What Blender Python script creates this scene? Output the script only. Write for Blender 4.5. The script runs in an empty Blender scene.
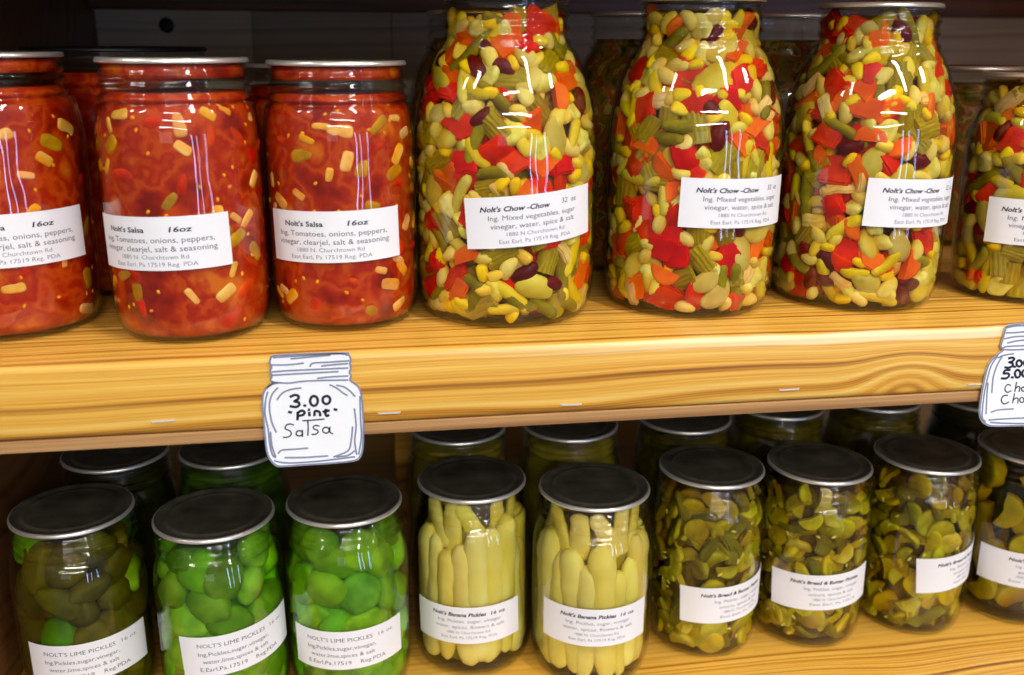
import bpy, bmesh, math, random
from mathutils import Vector, Matrix, noise
S = 0.001                                   # everything below is written in millimetres
PI = math.pi; R_ = math.radians
sc = bpy.context.scene
COL = sc.collection

# ------------------------------------------------------------------ camera
cd = bpy.data.cameras.new('camera'); cam = bpy.data.objects.new('camera', cd); COL.objects.link(cam)
yaw, pit, rol = R_(9.08), R_(16.74), R_(0.32)
fw = Vector((math.sin(yaw)*math.cos(pit), math.cos(yaw)*math.cos(pit), -math.sin(pit)))
rt = Vector((math.cos(yaw), -math.sin(yaw), 0)); up = rt.cross(fw)
r2 = rt*math.cos(rol) + up*math.sin(rol); u2 = -rt*math.sin(rol) + up*math.cos(rol)
M = Matrix((r2, u2, -fw)).transposed().to_4x4(); M.translation = Vector((80.33, -464.6, 145.76))*S
cam.matrix_world = M
cd.sensor_width = 36.0; cd.lens = 982.0/1024*36; cd.clip_start = 0.01; cd.clip_end = 50
cd.dof.use_dof = True; cd.dof.focus_distance = 0.545; cd.dof.aperture_fstop = 8.0
sc.camera = cam
# ------------------------------------------------------------------ world, light, exposure
w = bpy.data.worlds.new('world'); sc.world = w; w.use_nodes = True
wn, wl = w.node_tree.nodes, w.node_tree.links
bg = wn['Background']; bg.inputs[0].default_value = (1.0, 0.97, 0.93, 1)
tcw = wn.new('ShaderNodeTexCoord'); spw = wn.new('ShaderNodeSeparateXYZ'); mrw = wn.new('ShaderNodeMapRange')     # dim room below, lit white ceiling above
mrw.interpolation_type = 'SMOOTHSTEP'; mrw.inputs[1].default_value = -.05; mrw.inputs[2].default_value = .45; mrw.inputs[3].default_value = .30; mrw.inputs[4].default_value = .55
wl.new(tcw.outputs['Generated'], spw.inputs[0]); wl.new(spw.outputs[2], mrw.inputs[0]); wl.new(mrw.outputs[0], bg.inputs[1])
def area(name, loc, target, sx, sy, power, color, roll=0.0):
    l = bpy.data.lights.new(name, 'AREA'); l.shape = 'RECTANGLE'; l.size = sx; l.size_y = sy
    l.energy = power; l.color = color
    o = bpy.data.objects.new(name, l); COL.objects.link(o)
    o.location = loc
    d = (Vector(target) - Vector(loc)).normalized()
    o.rotation_euler = d.to_track_quat('-Z', 'Y').to_euler()
    return o
WARM = (1.0, 0.955, 0.88)
def tube(name, a, b, width, rad):
    """fluorescent ceiling tube or added fill strip from a to b facing down; rad = radiance"""
    a, b = Vector(a), Vector(b); L = (b-a).length
    l = bpy.data.lights.new(name, 'AREA'); l.shape = 'RECTANGLE'; l.size = L; l.size_y = width
    l.energy = rad*PI*L*width; l.color = WARM
    o = bpy.data.objects.new(name, l); COL.objects.link(o)
    x = (b-a).normalized(); z = Vector((0, 0, 1)); y = z.cross(x).normalized(); z = x.cross(y)
    m = Matrix((x, y, z)).transposed().to_4x4(); m.translation = (a+b)/2; o.matrix_world = m
    return o
tube('ceiling_or_fill_light', (0.34, -0.28, 1.30), (1.25, -1.95, 1.30), 0.09, 95)
tube('ceiling_or_fill_light', (-0.95, -0.75, 1.30), (-1.55, -1.15, 1.30), 0.09, 85)
tube('ceiling_or_fill_light', (-1.25, -0.45, 1.30), (-1.95, -0.75, 1.30), 0.09, 60)
tube('ceiling_or_fill_light', (1.70, -0.75, 1.30), (2.30, -1.15, 1.30), 0.11, 130)
tube('ceiling_or_fill_light', (-0.35, -2.0, 1.30), (0.55, -2.0, 1.30), 0.14, 120)
tube('ceiling_or_fill_light', (-0.70, -3.6, 1.30), (1.90, -3.6, 1.30), 0.16, 120)
tube('ceiling_or_fill_light', (-2.2, -6.2, 1.30), (2.6, -6.2, 1.30), 0.20, 125)  # added far strip that brightens the back boards
area('far_fill_light', (-0.9, -5.5, 0.45), (0.1, 0.4, 0.12), 1.6, 0.7, 1.5*PI*1.6*0.7, (0.85, 0.92, 1.0))  # added broad cool lamp, lifts the back of the upper shelf
for az, wd, ln, rad in ((24, .08, 1.05, 36), (31, .06, .95, 26), (43, .08, 1.05, 30)):
    d = 3.4; x0, z0 = 0.12, -0.06
    area('window_daylight', (x0 + d*math.sin(R_(az)), -d*math.cos(R_(az)), z0), (x0, 0, z0), wd, ln, rad*PI*wd*ln, (0.38, 0.55, 1.0))
vs = sc.view_settings
vs.view_transform = 'Standard'; vs.look = 'None'; vs.exposure = -0.97; vs.gamma = 1.0; vs.use_curve_mapping = False

# ------------------------------------------------------------------ materials
MATS = {}
def lin(c):
    return tuple((v/12.92 if v <= 0.04045 else ((v+0.055)/1.055)**2.4) for v in c) + (1,)
def newmat(name):
    m = bpy.data.materials.new(name); m.use_nodes = True; nt = m.node_tree
    return m, nt, nt.nodes, nt.links, nt.nodes['Principled BSDF']
def vary(nt, colsock, bs, hue=0.012, val=0.25, sat=0.12):
    """random per-object value, hue and saturation shift"""
    n, l = nt.nodes, nt.links
    oi = n.new('ShaderNodeObjectInfo'); hs = n.new('ShaderNodeHueSaturation')
    def mr(a, b, mul):
        f = n.new('ShaderNodeMath'); f.operation = 'MULTIPLY'; f.inputs[1].default_value = mul; l.new(oi.outputs['Random'], f.inputs[0])
        g = n.new('ShaderNodeMath'); g.operation = 'FRACT'; l.new(f.outputs[0], g.inputs[0])
        m = n.new('ShaderNodeMapRange'); m.inputs[3].default_value = a; m.inputs[4].default_value = b; l.new(g.outputs[0], m.inputs[0]); return m.outputs[0]
    l.new(mr(.5-hue, .5+hue, 1.0), hs.inputs['Hue']); l.new(mr(1-sat*.2, 1+sat*1.2, 7.3), hs.inputs['Saturation']); l.new(mr(1-val, 1+val*.6, 13.7), hs.inputs['Value'])
    l.new(colsock, hs.inputs['Color']); l.new(hs.outputs[0], bs.inputs['Base Color'])
def food(name, c1, c2, scale=120.0, rough=.5, spec=.14, bump=.25, hue=.012, val=.25, stretch=None, sss=0.0):
    m, nt, n, l, bs = newmat(name)
    tc = n.new('ShaderNodeTexCoord'); no = n.new('ShaderNodeTexNoise'); no.inputs['Scale'].default_value = scale; no.inputs['Detail'].default_value = 3
    if stretch:
        mp = n.new('ShaderNodeMapping'); mp.inputs['Scale'].default_value = stretch; l.new(tc.outputs['Object'], mp.inputs[0]); l.new(mp.outputs[0], no.inputs['Vector'])
    else: l.new(tc.outputs['Object'], no.inputs['Vector'])
    cr = n.new('ShaderNodeValToRGB'); cr.color_ramp.elements[0].position = .35; cr.color_ramp.elements[1].position = .65
    cr.color_ramp.elements[0].color = lin(c1); cr.color_ramp.elements[1].color = lin(c2)
    l.new(no.outputs[0], cr.inputs[0]); vary(nt, cr.outputs[0], bs, hue, val)
    bp = n.new('ShaderNodeBump'); bp.inputs['Strength'].default_value = bump; bp.inputs['Distance'].default_value = .0006; l.new(no.outputs[0], bp.inputs['Height']); l.new(bp.outputs[0], bs.inputs['Normal'])
    bs.inputs['Roughness'].default_value = rough; bs.inputs['Specular IOR Level'].default_value = spec
    if sss:
        bs.inputs['Subsurface Weight'].default_value = sss; bs.inputs['Subsurface Radius'].default_value = (1.0, .6, .2); bs.inputs['Subsurface Scale'].default_value = .003
    MATS[name] = m; return m
food('lima_bean', (.80,.68,.30), (.89,.80,.42), 60, val=.14)
food('white_bean', (.90,.76,.36), (.96,.87,.52), 80, val=.14)
food('corn', (.95,.76,.16), (.98,.86,.30), 80, val=.1)
food('carrot', (.92,.34,.01), (.97,.46,.04), 90, val=.12, hue=.006)
food('red_pepper', (.80,.09,.015), (.92,.17,.025), 90, val=.15, hue=.004)
food('celery', (.58,.48,.10), (.70,.60,.18), 160, stretch=(1,6,1), val=.2)
food('green_bean', (.50,.44,.07), (.62,.55,.12), 120, val=.2)
food('wax_bean', (.86,.74,.24), (.93,.84,.38), 90, val=.1)
food('kidney_bean', (.34,.03,.05), (.46,.07,.08), 70, rough=.3, val=.25, hue=.004)
food('cauliflower', (.88,.80,.38), (.95,.90,.54), 200, val=.1)
food('onion', (.90,.70,.40), (.97,.84,.56), 120, stretch=(1,4,1), val=.1)
food('salsa_onion', (.90,.60,.28), (.97,.80,.48), 60, bump=.1, val=.15)
food('salsa_pepper', (.66,.44,.06), (.78,.56,.10), 110, val=.2)
food('tomato_piece', (.74,.13,.02), (.86,.26,.04), 90, val=.15, hue=.006)
food('tomato_seed', (.95,.62,.10), (.98,.74,.22), 200, val=.1)
food('lime_pickle', (.36,.56,.06), (.52,.74,.16), 60, val=.5, hue=.018, sss=.3)
food('olive_pickle', (.29,.28,.02), (.40,.38,.05), 60, val=.4, hue=.02, sss=.2)
food('banana_pepper', (.90,.82,.42), (.95,.90,.56), 30, stretch=(1,1,.25), val=.08, sss=.2)
food('butter_pickle', (.64,.58,.08), (.80,.74,.20), 90, val=.3, hue=.02, sss=.2)
food('pickle_skin', (.42,.38,.05), (.54,.48,.09), 60, val=.2)
food('pickle_seed', (.86,.82,.36), (.92,.88,.5), 200, val=.1)
food('dill_slice', (.66,.60,.14), (.76,.70,.24), 50, val=.15, sss=.2)

def core(name, cols, scale, rough=.35, bump=.6, dist=.0015, spec=.2, detail=4, warp=.4):
    m, nt, n, l, bs = newmat(name)
    tc = n.new('ShaderNodeTexCoord'); no = n.new('ShaderNodeTexNoise'); no.inputs['Scale'].default_value = scale; no.inputs['Detail'].default_value = detail
    no.inputs['Distortion'].default_value = warp
    oi = n.new('ShaderNodeObjectInfo'); ad = n.new('ShaderNodeVectorMath'); ad.operation = 'ADD'
    l.new(tc.outputs['Object'], ad.inputs[0]); l.new(oi.outputs['Random'], ad.inputs[1]); l.new(ad.outputs[0], no.inputs['Vector'])
    cr = n.new('ShaderNodeValToRGB'); e = cr.color_ramp.elements
    while len(e) < len(cols): e.new(.5)
    for i, (p, c) in enumerate(cols): e[i].position = p; e[i].color = lin(c)
    l.new(no.outputs[0], cr.inputs[0]); l.new(cr.outputs[0], bs.inputs['Base Color'])
    bp = n.new('ShaderNodeBump'); bp.inputs['Strength'].default_value = bump; bp.inputs['Distance'].default_value = dist; l.new(no.outputs[0], bp.inputs['Height']); l.new(bp.outputs[0], bs.inputs['Normal'])
    bs.inputs['Roughness'].default_value = rough; bs.inputs['Specular IOR Level'].default_value = spec
    MATS[name] = m; return m
core('salsa_pulp', [(.36,(.52,.07,.01)), (.44,(.68,.14,.015)), (.50,(.78,.28,.03)), (.55,(.66,.11,.01)), (.61,(.74,.22,.02)), (.69,(.84,.42,.06))], 48, bump=.3, spec=.15, warp=.15)
core('chow_core', [(.3,(.30,.24,.03)), (.45,(.62,.50,.10)), (.52,(.72,.62,.22)), (.58,(.50,.40,.06)), (.7,(.34,.26,.03))], 90)
core('lime_core', [(.3,(.14,.26,.02)), (.5,(.26,.42,.05)), (.7,(.36,.52,.08))], 60)
core('olive_core', [(.3,(.10,.10,.01)), (.5,(.17,.17,.02)), (.7,(.24,.24,.04))], 60)
core('banana_core', [(.3,(.46,.40,.08)), (.5,(.62,.56,.16)), (.7,(.72,.66,.22))], 60)
core('butter_core', [(.3,(.26,.22,.02)), (.5,(.40,.35,.04)), (.7,(.52,.46,.08))], 90)
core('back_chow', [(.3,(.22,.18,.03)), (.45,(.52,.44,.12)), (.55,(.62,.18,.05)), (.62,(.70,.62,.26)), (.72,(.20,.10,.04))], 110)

def brine(name, colour, density):
    m = bpy.data.materials.new(name); m.use_nodes = True; nt = m.node_tree; n, l = nt.nodes, nt.links
    n.clear(); out = n.new('ShaderNodeOutputMaterial'); tr = n.new('ShaderNodeBsdfTransparent'); va = n.new('ShaderNodeVolumeAbsorption')
    va.inputs['Color'].default_value = colour; va.inputs['Density'].default_value = density
    l.new(tr.outputs[0], out.inputs[0]); l.new(va.outputs[0], out.inputs['Volume']); MATS[name] = m
brine('golden_brine', (.94, .78, .20, 1), 80)
brine('green_brine', (.70, .92, .15, 1), 60)
brine('olive_brine', (.86, .80, .10, 1), 130)
brine('amber_brine', (.92, .80, .15, 1), 150)
brine('pale_brine', (.96, .90, .45, 1), 45)
def glass(name, tint, bump=.28):
    m = bpy.data.materials.new(name); m.use_nodes = True; nt = m.node_tree; n, l = nt.nodes, nt.links
    n.clear(); out = n.new('ShaderNodeOutputMaterial'); mx = n.new('ShaderNodeMixShader'); tr = n.new('ShaderNodeBsdfTransparent'); gl = n.new('ShaderNodeBsdfGlossy')
    tr.inputs[0].default_value = tint; gl.inputs['Roughness'].default_value = .035
    fr = n.new('ShaderNodeFresnel'); ge = n.new('ShaderNodeNewGeometry'); ir = n.new('ShaderNodeMapRange'); ir.inputs[3].default_value = 1.5; ir.inputs[4].default_value = 1/1.5   # same reflectance from both sides
    l.new(ge.outputs['Backfacing'], ir.inputs[0]); l.new(ir.outputs[0], fr.inputs['IOR'])
    tc = n.new('ShaderNodeTexCoord'); no = n.new('ShaderNodeTexNoise'); no.inputs['Scale'].default_value = 34; no.inputs['Detail'].default_value = 1.0
    bp = n.new('ShaderNodeBump'); bp.inputs['Strength'].default_value = bump; bp.inputs['Distance'].default_value = .004
    l.new(tc.outputs['Object'], no.inputs[0]); l.new(no.outputs[0], bp.inputs['Height'])
    l.new(bp.outputs[0], gl.inputs['Normal'])
    l.new(fr.outputs[0], mx.inputs[0]); l.new(tr.outputs[0], mx.inputs[1]); l.new(gl.outputs[0], mx.inputs[2]); l.new(mx.outputs[0], out.inputs[0])
    MATS[name] = m; return m
glass('jar_glass', (.975, .985, .975, 1))

def plain(name, c, rough=.6, metal=0, spec=.4, noise_amt=0.0, scale=300):
    m, nt, n, l, bs = newmat(name)
    bs.inputs['Roughness'].default_value = rough; bs.inputs['Metallic'].default_value = metal; bs.inputs['Specular IOR Level'].default_value = spec
    tc = n.new('ShaderNodeTexCoord'); no = n.new('ShaderNodeTexNoise'); no.inputs['Scale'].default_value = scale; l.new(tc.outputs['Object'], no.inputs[0])
    cr = n.new('ShaderNodeValToRGB'); a = noise_amt
    cr.color_ramp.elements[0].color = lin(tuple(max(0, v-a) for v in c)); cr.color_ramp.elements[1].color = lin(tuple(min(1, v+a) for v in c))
    l.new(no.outputs[0], cr.inputs[0]); l.new(cr.outputs[0], bs.inputs['Base Color'])
    MATS[name] = m; return m
plain('lid_metal', (.50,.48,.42), .34, .85, noise_amt=.24, scale=70)  # panel colour darkened to carry its dim reflection
plain('rim_highlight_metal', (.98,.98,.97), .30, .8)  # near white, the lip's highlight put into the colour
plain('label_paper', (.93,.93,.96), .55, spec=.3, noise_amt=.008)
plain('ink', (.14,.14,.24), .6)
plain('soft_ink', (.34,.35,.42), .6)
plain('grey_ink', (.50,.51,.58), .6)
plain('tag_paper', (.95,.955,.98), .6, noise_amt=.01)
plain('marker', (.10,.10,.20), .6)
plain('pencil', (.50,.53,.64), .7)
plain('steel', (.93,.93,.93), .45, .5)
plain('black_lid', (.07,.07,.07), .4)

def wood(name, light, mid, dark, centre=(0, 30, -120), freq=190., knots=(), rough=.42, bump=.15, pale=None, warp=.010, coat=.7, streak=None):
    """sawn softwood: growth rings round an axis along x, cut by the board's faces"""
    m, nt, n, l, bs = newmat(name)
    tc = n.new('ShaderNodeTexCoord'); sp = n.new('ShaderNodeSeparateXYZ'); l.new(tc.outputs['Object'], sp.inputs[0])
    def math_(op, a, b=None, c=None):
        q = n.new('ShaderNodeMath'); q.operation = op
        for i, v in enumerate((a, b, c)):
            if v is None: continue
            if isinstance(v, (int, float)): q.inputs[i].default_value = v
            else: l.new(v, q.inputs[i])
        return q.outputs[0]
    def nz(sx, sy, sz, detail=2):
        mp = n.new('ShaderNodeMapping'); mp.inputs['Scale'].default_value = (sx, sy, sz); l.new(tc.outputs['Object'], mp.inputs[0])
        q = n.new('ShaderNodeTexNoise'); q.inputs['Scale'].default_value = 1; q.inputs['Detail'].default_value = detail; l.new(mp.outputs[0], q.inputs[0]); return q.outputs[0]
    dy = math_('SUBTRACT', sp.outputs[1], centre[1]*S); dz = math_('SUBTRACT', sp.outputs[2], centre[2]*S)
    rad = math_('SQRT', math_('ADD', math_('MULTIPLY', dy, dy), math_('MULTIPLY', dz, dz)))
    w1 = math_('MULTIPLY', math_('SUBTRACT', nz(2.2, 7, 7), .5), warp*2.2)
    w2 = math_('MULTIPLY', math_('SUBTRACT', nz(5, 50, 50), .5), warp*.22)
    rad = math_('ADD', rad, math_('ADD', w1, w2))
    for (kx, ky, kz, sx, sz, amt) in knots:
        ax = math_('DIVIDE', math_('SUBTRACT', sp.outputs[0], kx*S), sx*S); az = math_('DIVIDE', math_('SUBTRACT', sp.outputs[2], kz*S), sz*S); ay = math_('DIVIDE', math_('SUBTRACT', sp.outputs[1], ky*S), sx*S)
        d2 = math_('ADD', math_('ADD', math_('MULTIPLY', ax, ax), math_('MULTIPLY', az, az)), math_('MULTIPLY', ay, ay))
        g = math_('POWER', 2.718, math_('MULTIPLY', d2, -1.0)); rad = math_('ADD', rad, math_('MULTIPLY', g, amt*S))
    nr = n.new('ShaderNodeTexNoise'); nr.noise_dimensions = '1D'; nr.inputs['Scale'].default_value = 1; nr.inputs['Detail'].default_value = 2.5; nr.inputs['Roughness'].default_value = .6
    l.new(math_('MULTIPLY', rad, freq*1.35), nr.inputs['W']); ph = nr.outputs[0]
    band = math_('MULTIPLY', nz(1.2, 60, 60, 3), 1.0)
    cr = n.new('ShaderNodeValToRGB'); e = cr.color_ramp.elements; e.new(.5); e.new(.9)
    for i, (p, c) in enumerate(((.30, dark), (.44, mid), (.56, light), (.72, pale or light))): e[i].position = p; e[i].color = lin(c)
    l.new(ph, cr.inputs[0])
    fine = nz(14, 900, 900, 3)
    mixf = n.new('ShaderNodeMix'); mixf.data_type = 'RGBA'; mixf.blend_type = 'MIX'
    fr_ = n.new('ShaderNodeMapRange'); fr_.inputs[1].default_value = .38; fr_.inputs[2].default_value = .66; fr_.inputs[3].default_value = 0; fr_.inputs[4].default_value = .6; l.new(band, fr_.inputs[0])
    l.new(fr_.outputs[0], mixf.inputs[0]); l.new(cr.outputs[0], mixf.inputs[6]); mixf.inputs[7].default_value = lin(light)
    mul = n.new('ShaderNodeMix'); mul.data_type = 'RGBA'; mul.blend_type = 'MULTIPLY'; mul.inputs[0].default_value = .35
    cr2 = n.new('ShaderNodeValToRGB'); cr2.color_ramp.elements[0].position = .3; cr2.color_ramp.elements[1].position = .7; cr2.color_ramp.elements[0].color = (.55,.5,.45,1); cr2.color_ramp.elements[1].color = (1,1,1,1)
    l.new(fine, cr2.inputs[0]); l.new(mixf.outputs[2], mul.inputs[6]); l.new(cr2.outputs[0], mul.inputs[7])
    final = mul.outputs[2]
    if streak:                                   # a pale stripe along the front edge, stronger towards the right
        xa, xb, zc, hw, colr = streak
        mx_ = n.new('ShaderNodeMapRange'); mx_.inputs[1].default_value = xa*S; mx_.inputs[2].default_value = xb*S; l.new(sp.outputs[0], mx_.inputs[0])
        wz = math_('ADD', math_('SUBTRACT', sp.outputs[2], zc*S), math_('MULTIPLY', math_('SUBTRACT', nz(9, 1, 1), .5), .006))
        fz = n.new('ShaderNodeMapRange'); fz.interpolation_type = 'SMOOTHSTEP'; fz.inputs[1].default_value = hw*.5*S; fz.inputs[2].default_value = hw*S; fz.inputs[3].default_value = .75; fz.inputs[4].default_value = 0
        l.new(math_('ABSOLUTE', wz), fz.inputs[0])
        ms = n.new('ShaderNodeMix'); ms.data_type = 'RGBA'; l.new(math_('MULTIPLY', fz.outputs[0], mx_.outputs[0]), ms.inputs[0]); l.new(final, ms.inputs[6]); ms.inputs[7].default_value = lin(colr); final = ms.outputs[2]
    l.new(final, bs.inputs['Base Color'])
    bp = n.new('ShaderNodeBump'); bp.inputs['Strength'].default_value = bump; bp.inputs['Distance'].default_value = .0004; l.new(fine, bp.inputs['Height']); l.new(bp.outputs[0], bs.inputs['Normal'])
    bs.inputs['Roughness'].default_value = rough; bs.inputs['Coat Weight'].default_value = coat; bs.inputs['Coat Roughness'].default_value = .3
    MATS[name] = m; return m
PL, PM, PD = (.94,.73,.31), (.86,.59,.15), (.56,.32,.04)
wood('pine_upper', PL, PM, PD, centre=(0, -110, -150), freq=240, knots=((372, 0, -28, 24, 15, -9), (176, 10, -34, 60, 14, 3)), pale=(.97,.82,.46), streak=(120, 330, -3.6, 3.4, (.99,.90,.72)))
wood('pine_lower', PL, PM, PD, centre=(0, -230, -340), freq=230, knots=((430, 30, -252, 50, 30, 7),))
wood('pine_side', (.50,.33,.17), (.42,.26,.12), (.30,.17,.07), centre=(-180, 200, 300), freq=90, coat=.1)
wood('raw_edge', (.74,.57,.37), (.68,.50,.31), (.58,.41,.24), centre=(0, 200, -400), freq=120, rough=.8, coat=0)
wood('grey_board', (.95,.92,.82), (.90,.86,.75), (.78,.73,.62), centre=(0, 560, 60), freq=60, rough=.85, coat=0)
wood('underside_shade', (.50,.44,.34), (.44,.38,.29), (.36,.30,.22), centre=(0, 560, 60), freq=60, rough=.85, coat=0)  # dulled colour stands in for the shade below the upper shelf
wood('dark_board', (.80,.76,.68), (.74,.70,.62), (.60,.56,.49), centre=(0, 560, 60), freq=60, rough=.85, coat=0)

# ------------------------------------------------------------------ mesh helpers
def link(name, bm, mat, parent=None, smooth=True, loc=None):
    me = bpy.data.meshes.new(name); bm.to_mesh(me); bm.free()
    if smooth:
        for p in me.polygons: p.use_smooth = True
    me.materials.append(MATS[mat])
    o = bpy.data.objects.new(name, me); COL.objects.link(o)
    if parent: o.parent = parent
    if loc: o.location = loc
    return o
def mesh_only(name, bm, mat, smooth=True):
    me = bpy.data.meshes.new(name); bm.to_mesh(me); bm.free()
    if smooth:
        for p in me.polygons: p.use_smooth = True
    me.materials.append(MATS[mat]); return me
def put(me, name, parent, mw):
    o = bpy.data.objects.new(name, me); COL.objects.link(o); o.parent = parent; o.matrix_local = mw; return o
def tag(o, label=None, cat=None, group=None, kind=None):
    for k, v in (('label', label), ('category', cat), ('group', group), ('kind', kind)):
        if v: o[k] = v
    return o
def empty(name, loc):
    o = bpy.data.objects.new(name, None); COL.objects.link(o); o.location = Vector(loc)*S; o.empty_display_size = .02; return o
def lathe(prof, n=72, closed=False):
    bm = bmesh.new(); rings = []
    for r, z in prof:
        if r < 1e-6: rings.append([bm.verts.new((0, 0, z*S))])
        else: rings.append([bm.verts.new((r*S*math.cos(2*PI*k/n), r*S*math.sin(2*PI*k/n), z*S)) for k in range(n)])
    pairs = list(zip(rings[:-1], rings[1:]))
    if closed: pairs.append((rings[-1], rings[0]))
    for a, b in pairs:
        for k in range(n):
            k2 = (k+1) % n
            if len(a) == 1 and len(b) == 1: continue
            if len(a) == 1: bm.faces.new((a[0], b[k2], b[k]))
            elif len(b) == 1: bm.faces.new((a[k], a[k2], b[0]))
            else: bm.faces.new((a[k], a[k2], b[k2], b[k]))
    bmesh.ops.recalc_face_normals(bm, faces=bm.faces)
    return bm
def box_bm(x0, x1, y0, y1, z0, z1, bev=0, seg=3, div=0):
    bm = bmesh.new(); bmesh.ops.create_cube(bm, size=1)
    for v in bm.verts: v.co = Vector(((x0+x1)/2 + v.co.x*(x1-x0), (y0+y1)/2 + v.co.y*(y1-y0), (z0+z1)/2 + v.co.z*(z1-z0)))*S
    if bev: bmesh.ops.bevel(bm, geom=bm.edges[:], offset=bev*S, segments=seg, affect='EDGES', profile=.5)
    return bm
def autosmooth(o, ang=40):
    me = o.data
    for p in me.polygons: p.use_smooth = True
    me.set_sharp_from_angle(angle=R_(ang))

# ------------------------------------------------------------------ shelving unit
X0, X1, D = -150, 900, 530
unit = empty('shelving_unit', (X0, 0, -560)); uo = Vector((-X0, 0, 560))*S
tag(unit, 'golden pine shelving unit with dark back boards holding all the jars', 'shelf')
def upart(name, bm, mat, label=None, smooth=True, ang=35):
    o = link(name, bm, mat, unit, False); o.location = uo; autosmooth(o, ang)
    if label: o['label'] = label
    return o
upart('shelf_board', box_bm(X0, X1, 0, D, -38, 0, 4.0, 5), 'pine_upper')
upart('underside_shade_board', box_bm(X0, X1, 22, D, -43.5, -38, .3, 1), 'underside_shade')
upart('edge_strip', box_bm(X0, X1, 0.8, 22, -44.2, -38, .5, 1), 'raw_edge', 'raw pinkish strip under the upper shelf')
upart('shelf_board', box_bm(X0, X1, 0, D, -290.5, -252.5, 3.2, 4), 'pine_lower')
upart('shelf_board', box_bm(X0, X1, 0, D, 202, 240, 3.2, 4), 'pine_lower')
upart('side_panel', box_bm(X0-20, X0, -4, D+20, -560, 240, 1.5, 2), 'pine_side', 'brown side board at the left end')
upart('side_panel', box_bm(X1, X1+20, -4, D+20, -560, 240, 1.5, 2), 'pine_side')
xs = [X0, -10, 120, 262, 405, 540, 690, X1]
for i in range(len(xs)-1):
    upart('back_board', box_bm(xs[i]+.15, xs[i+1]-.15, D, D+18, -560, 240, 1, 1), 'grey_board' if i == 0 else 'dark_board', 'lighter grey board with a knot' if i == 0 else None)
kb = lathe([(0, 2), (5, 2), (6.5, 1), (7, 0)], 20); bmesh.ops.rotate(kb, verts=kb.verts, cent=(0,0,0), matrix=Matrix.Rotation(PI/2, 3, 'X'))
for v in kb.verts: v.co += Vector((-87, D, 159))*S
upart('board_knot', kb, 'black_lid')
upart('support_post', box_bm(104, 119, 305, 335, -252.5, -44.2, 1, 2), 'pine_lower', 'narrow upright post at the back')
upart('back_rail', box_bm(X0, X1, D-22, D-1, 172.5, 202, 1, 1), 'pine_side', 'brown rail along the top of the back boards')
upart('side_cleat', box_bm(X0, X0+16, 300, 505, 184, 202, 1, 1), 'dark_board')

# ------------------------------------------------------------------ jars
def glass_profile(kind, R, RL, H):
    rn = RL-.9
    t = [(rn, .848*H), (rn+1.4, .853*H), (rn+2.0, .862*H), (rn+1.3, .871*H), (rn-.2, .878*H), (rn-.3, .893*H), (rn+.7, .899*H), (rn+1.1, .905*H), (rn+.6, .911*H), (rn-.3, .918*H),
         (rn-.3, .932*H), (rn+.7, .938*H), (rn+1.0, .944*H), (rn+.5, .95*H), (rn-.4, .957*H), (rn-.4, .975*H), (rn+.4, H-2.4), (rn-.5, H-1.8)]
    base = [(0, 2.2), (.55*R, 1.8), (.72*R, .9), (.80*R, .15), (.86*R, .6), (.925*R, 3.6), (.965*R, 8.5), (.99*R, 15), (R, 24)]
    if kind == 'pint':
        body = [(R, .42*H), (R, .66*H), (.992*R, .71*H), (.975*R, .75*H), (.95*R, .785*H), (.915*R, .815*H), (max(.885*R, rn+.3), .838*H)]
    elif kind == 'straight':
        body = [(R, .42*H), (R, .70*H), (.99*R, .75*H), (.975*R, .79*H), (max(.955*R, rn+.9), .82*H), (max(.93*R, rn+.4), .84*H)]
    else:
        body = [(R, .30*H), (R, .52*H), (.997*R, .58*H), (.98*R, .63*H), (.948*R, .68*H), (.90*R, .73*H), (.845*R, .775*H), (.79*R, .81*H), (.745*R, .832*H)]
        t = t[1:]
    return base + body + t
def rad_at(prof, z):
    p = prof[5:]
    for (r0, z0), (r1, z1) in zip(p[:-1], p[1:]):
        if z0 <= z <= z1: return r0 + (r1-r0)*((z-z0)/max(1e-6, z1-z0))
    return p[0][0] if z < p[0][1] else p[-1][0]
def smooth_r(prof, z):                       # radius without the thread ripples
    return rad_at(prof, z)
def make_glass(prof, parent):
    top = prof[-1]; th = 1.2
    inner = [(max(0, r-th), z) for r, z in prof[4:] ]
    inner = [(r-.0, z) for r, z in inner]
    inn = [(r-0.0, max(z, 2.6)) for r, z in reversed(inner)]
    prof2 = list(prof) + [(top[0]-1.0, top[1]+.5)] + inn + [(0, 3.9)]
    return link('glass_body', lathe(prof2, 80), 'jar_glass', parent)
def make_lid(RL, H, parent, mat='lid_metal'):
    p = [(0, H-2.3), (RL-1.0, H-2.3), (RL-.2, H-2.6), (RL+.3, H-2.3), (RL+.4, H-1.8), (RL+.2, H-1.0), (RL-.2, H-.35), (RL-.9, H), (RL-2.2, H-.15), (RL-3.2, H-.9), (RL-4.6, H-1.3),
         (RL*.82, H-1.3), (RL*.80, H-.9), (RL*.775, H-.35), (RL*.75, H-.3), (RL*.73, H-.6), (RL*.70, H-.75), (RL*.3, H-.7), (0, H-.7)]
    o = link('lid', lathe(p, 80), mat, parent)
    if mat == 'lid_metal':
        o.data.materials.append(MATS['rim_highlight_metal'])
        for f in o.data.polygons:
            if math.hypot(f.center.x, f.center.y) > (RL-1.3)*S: f.material_index = 1
    return o

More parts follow.
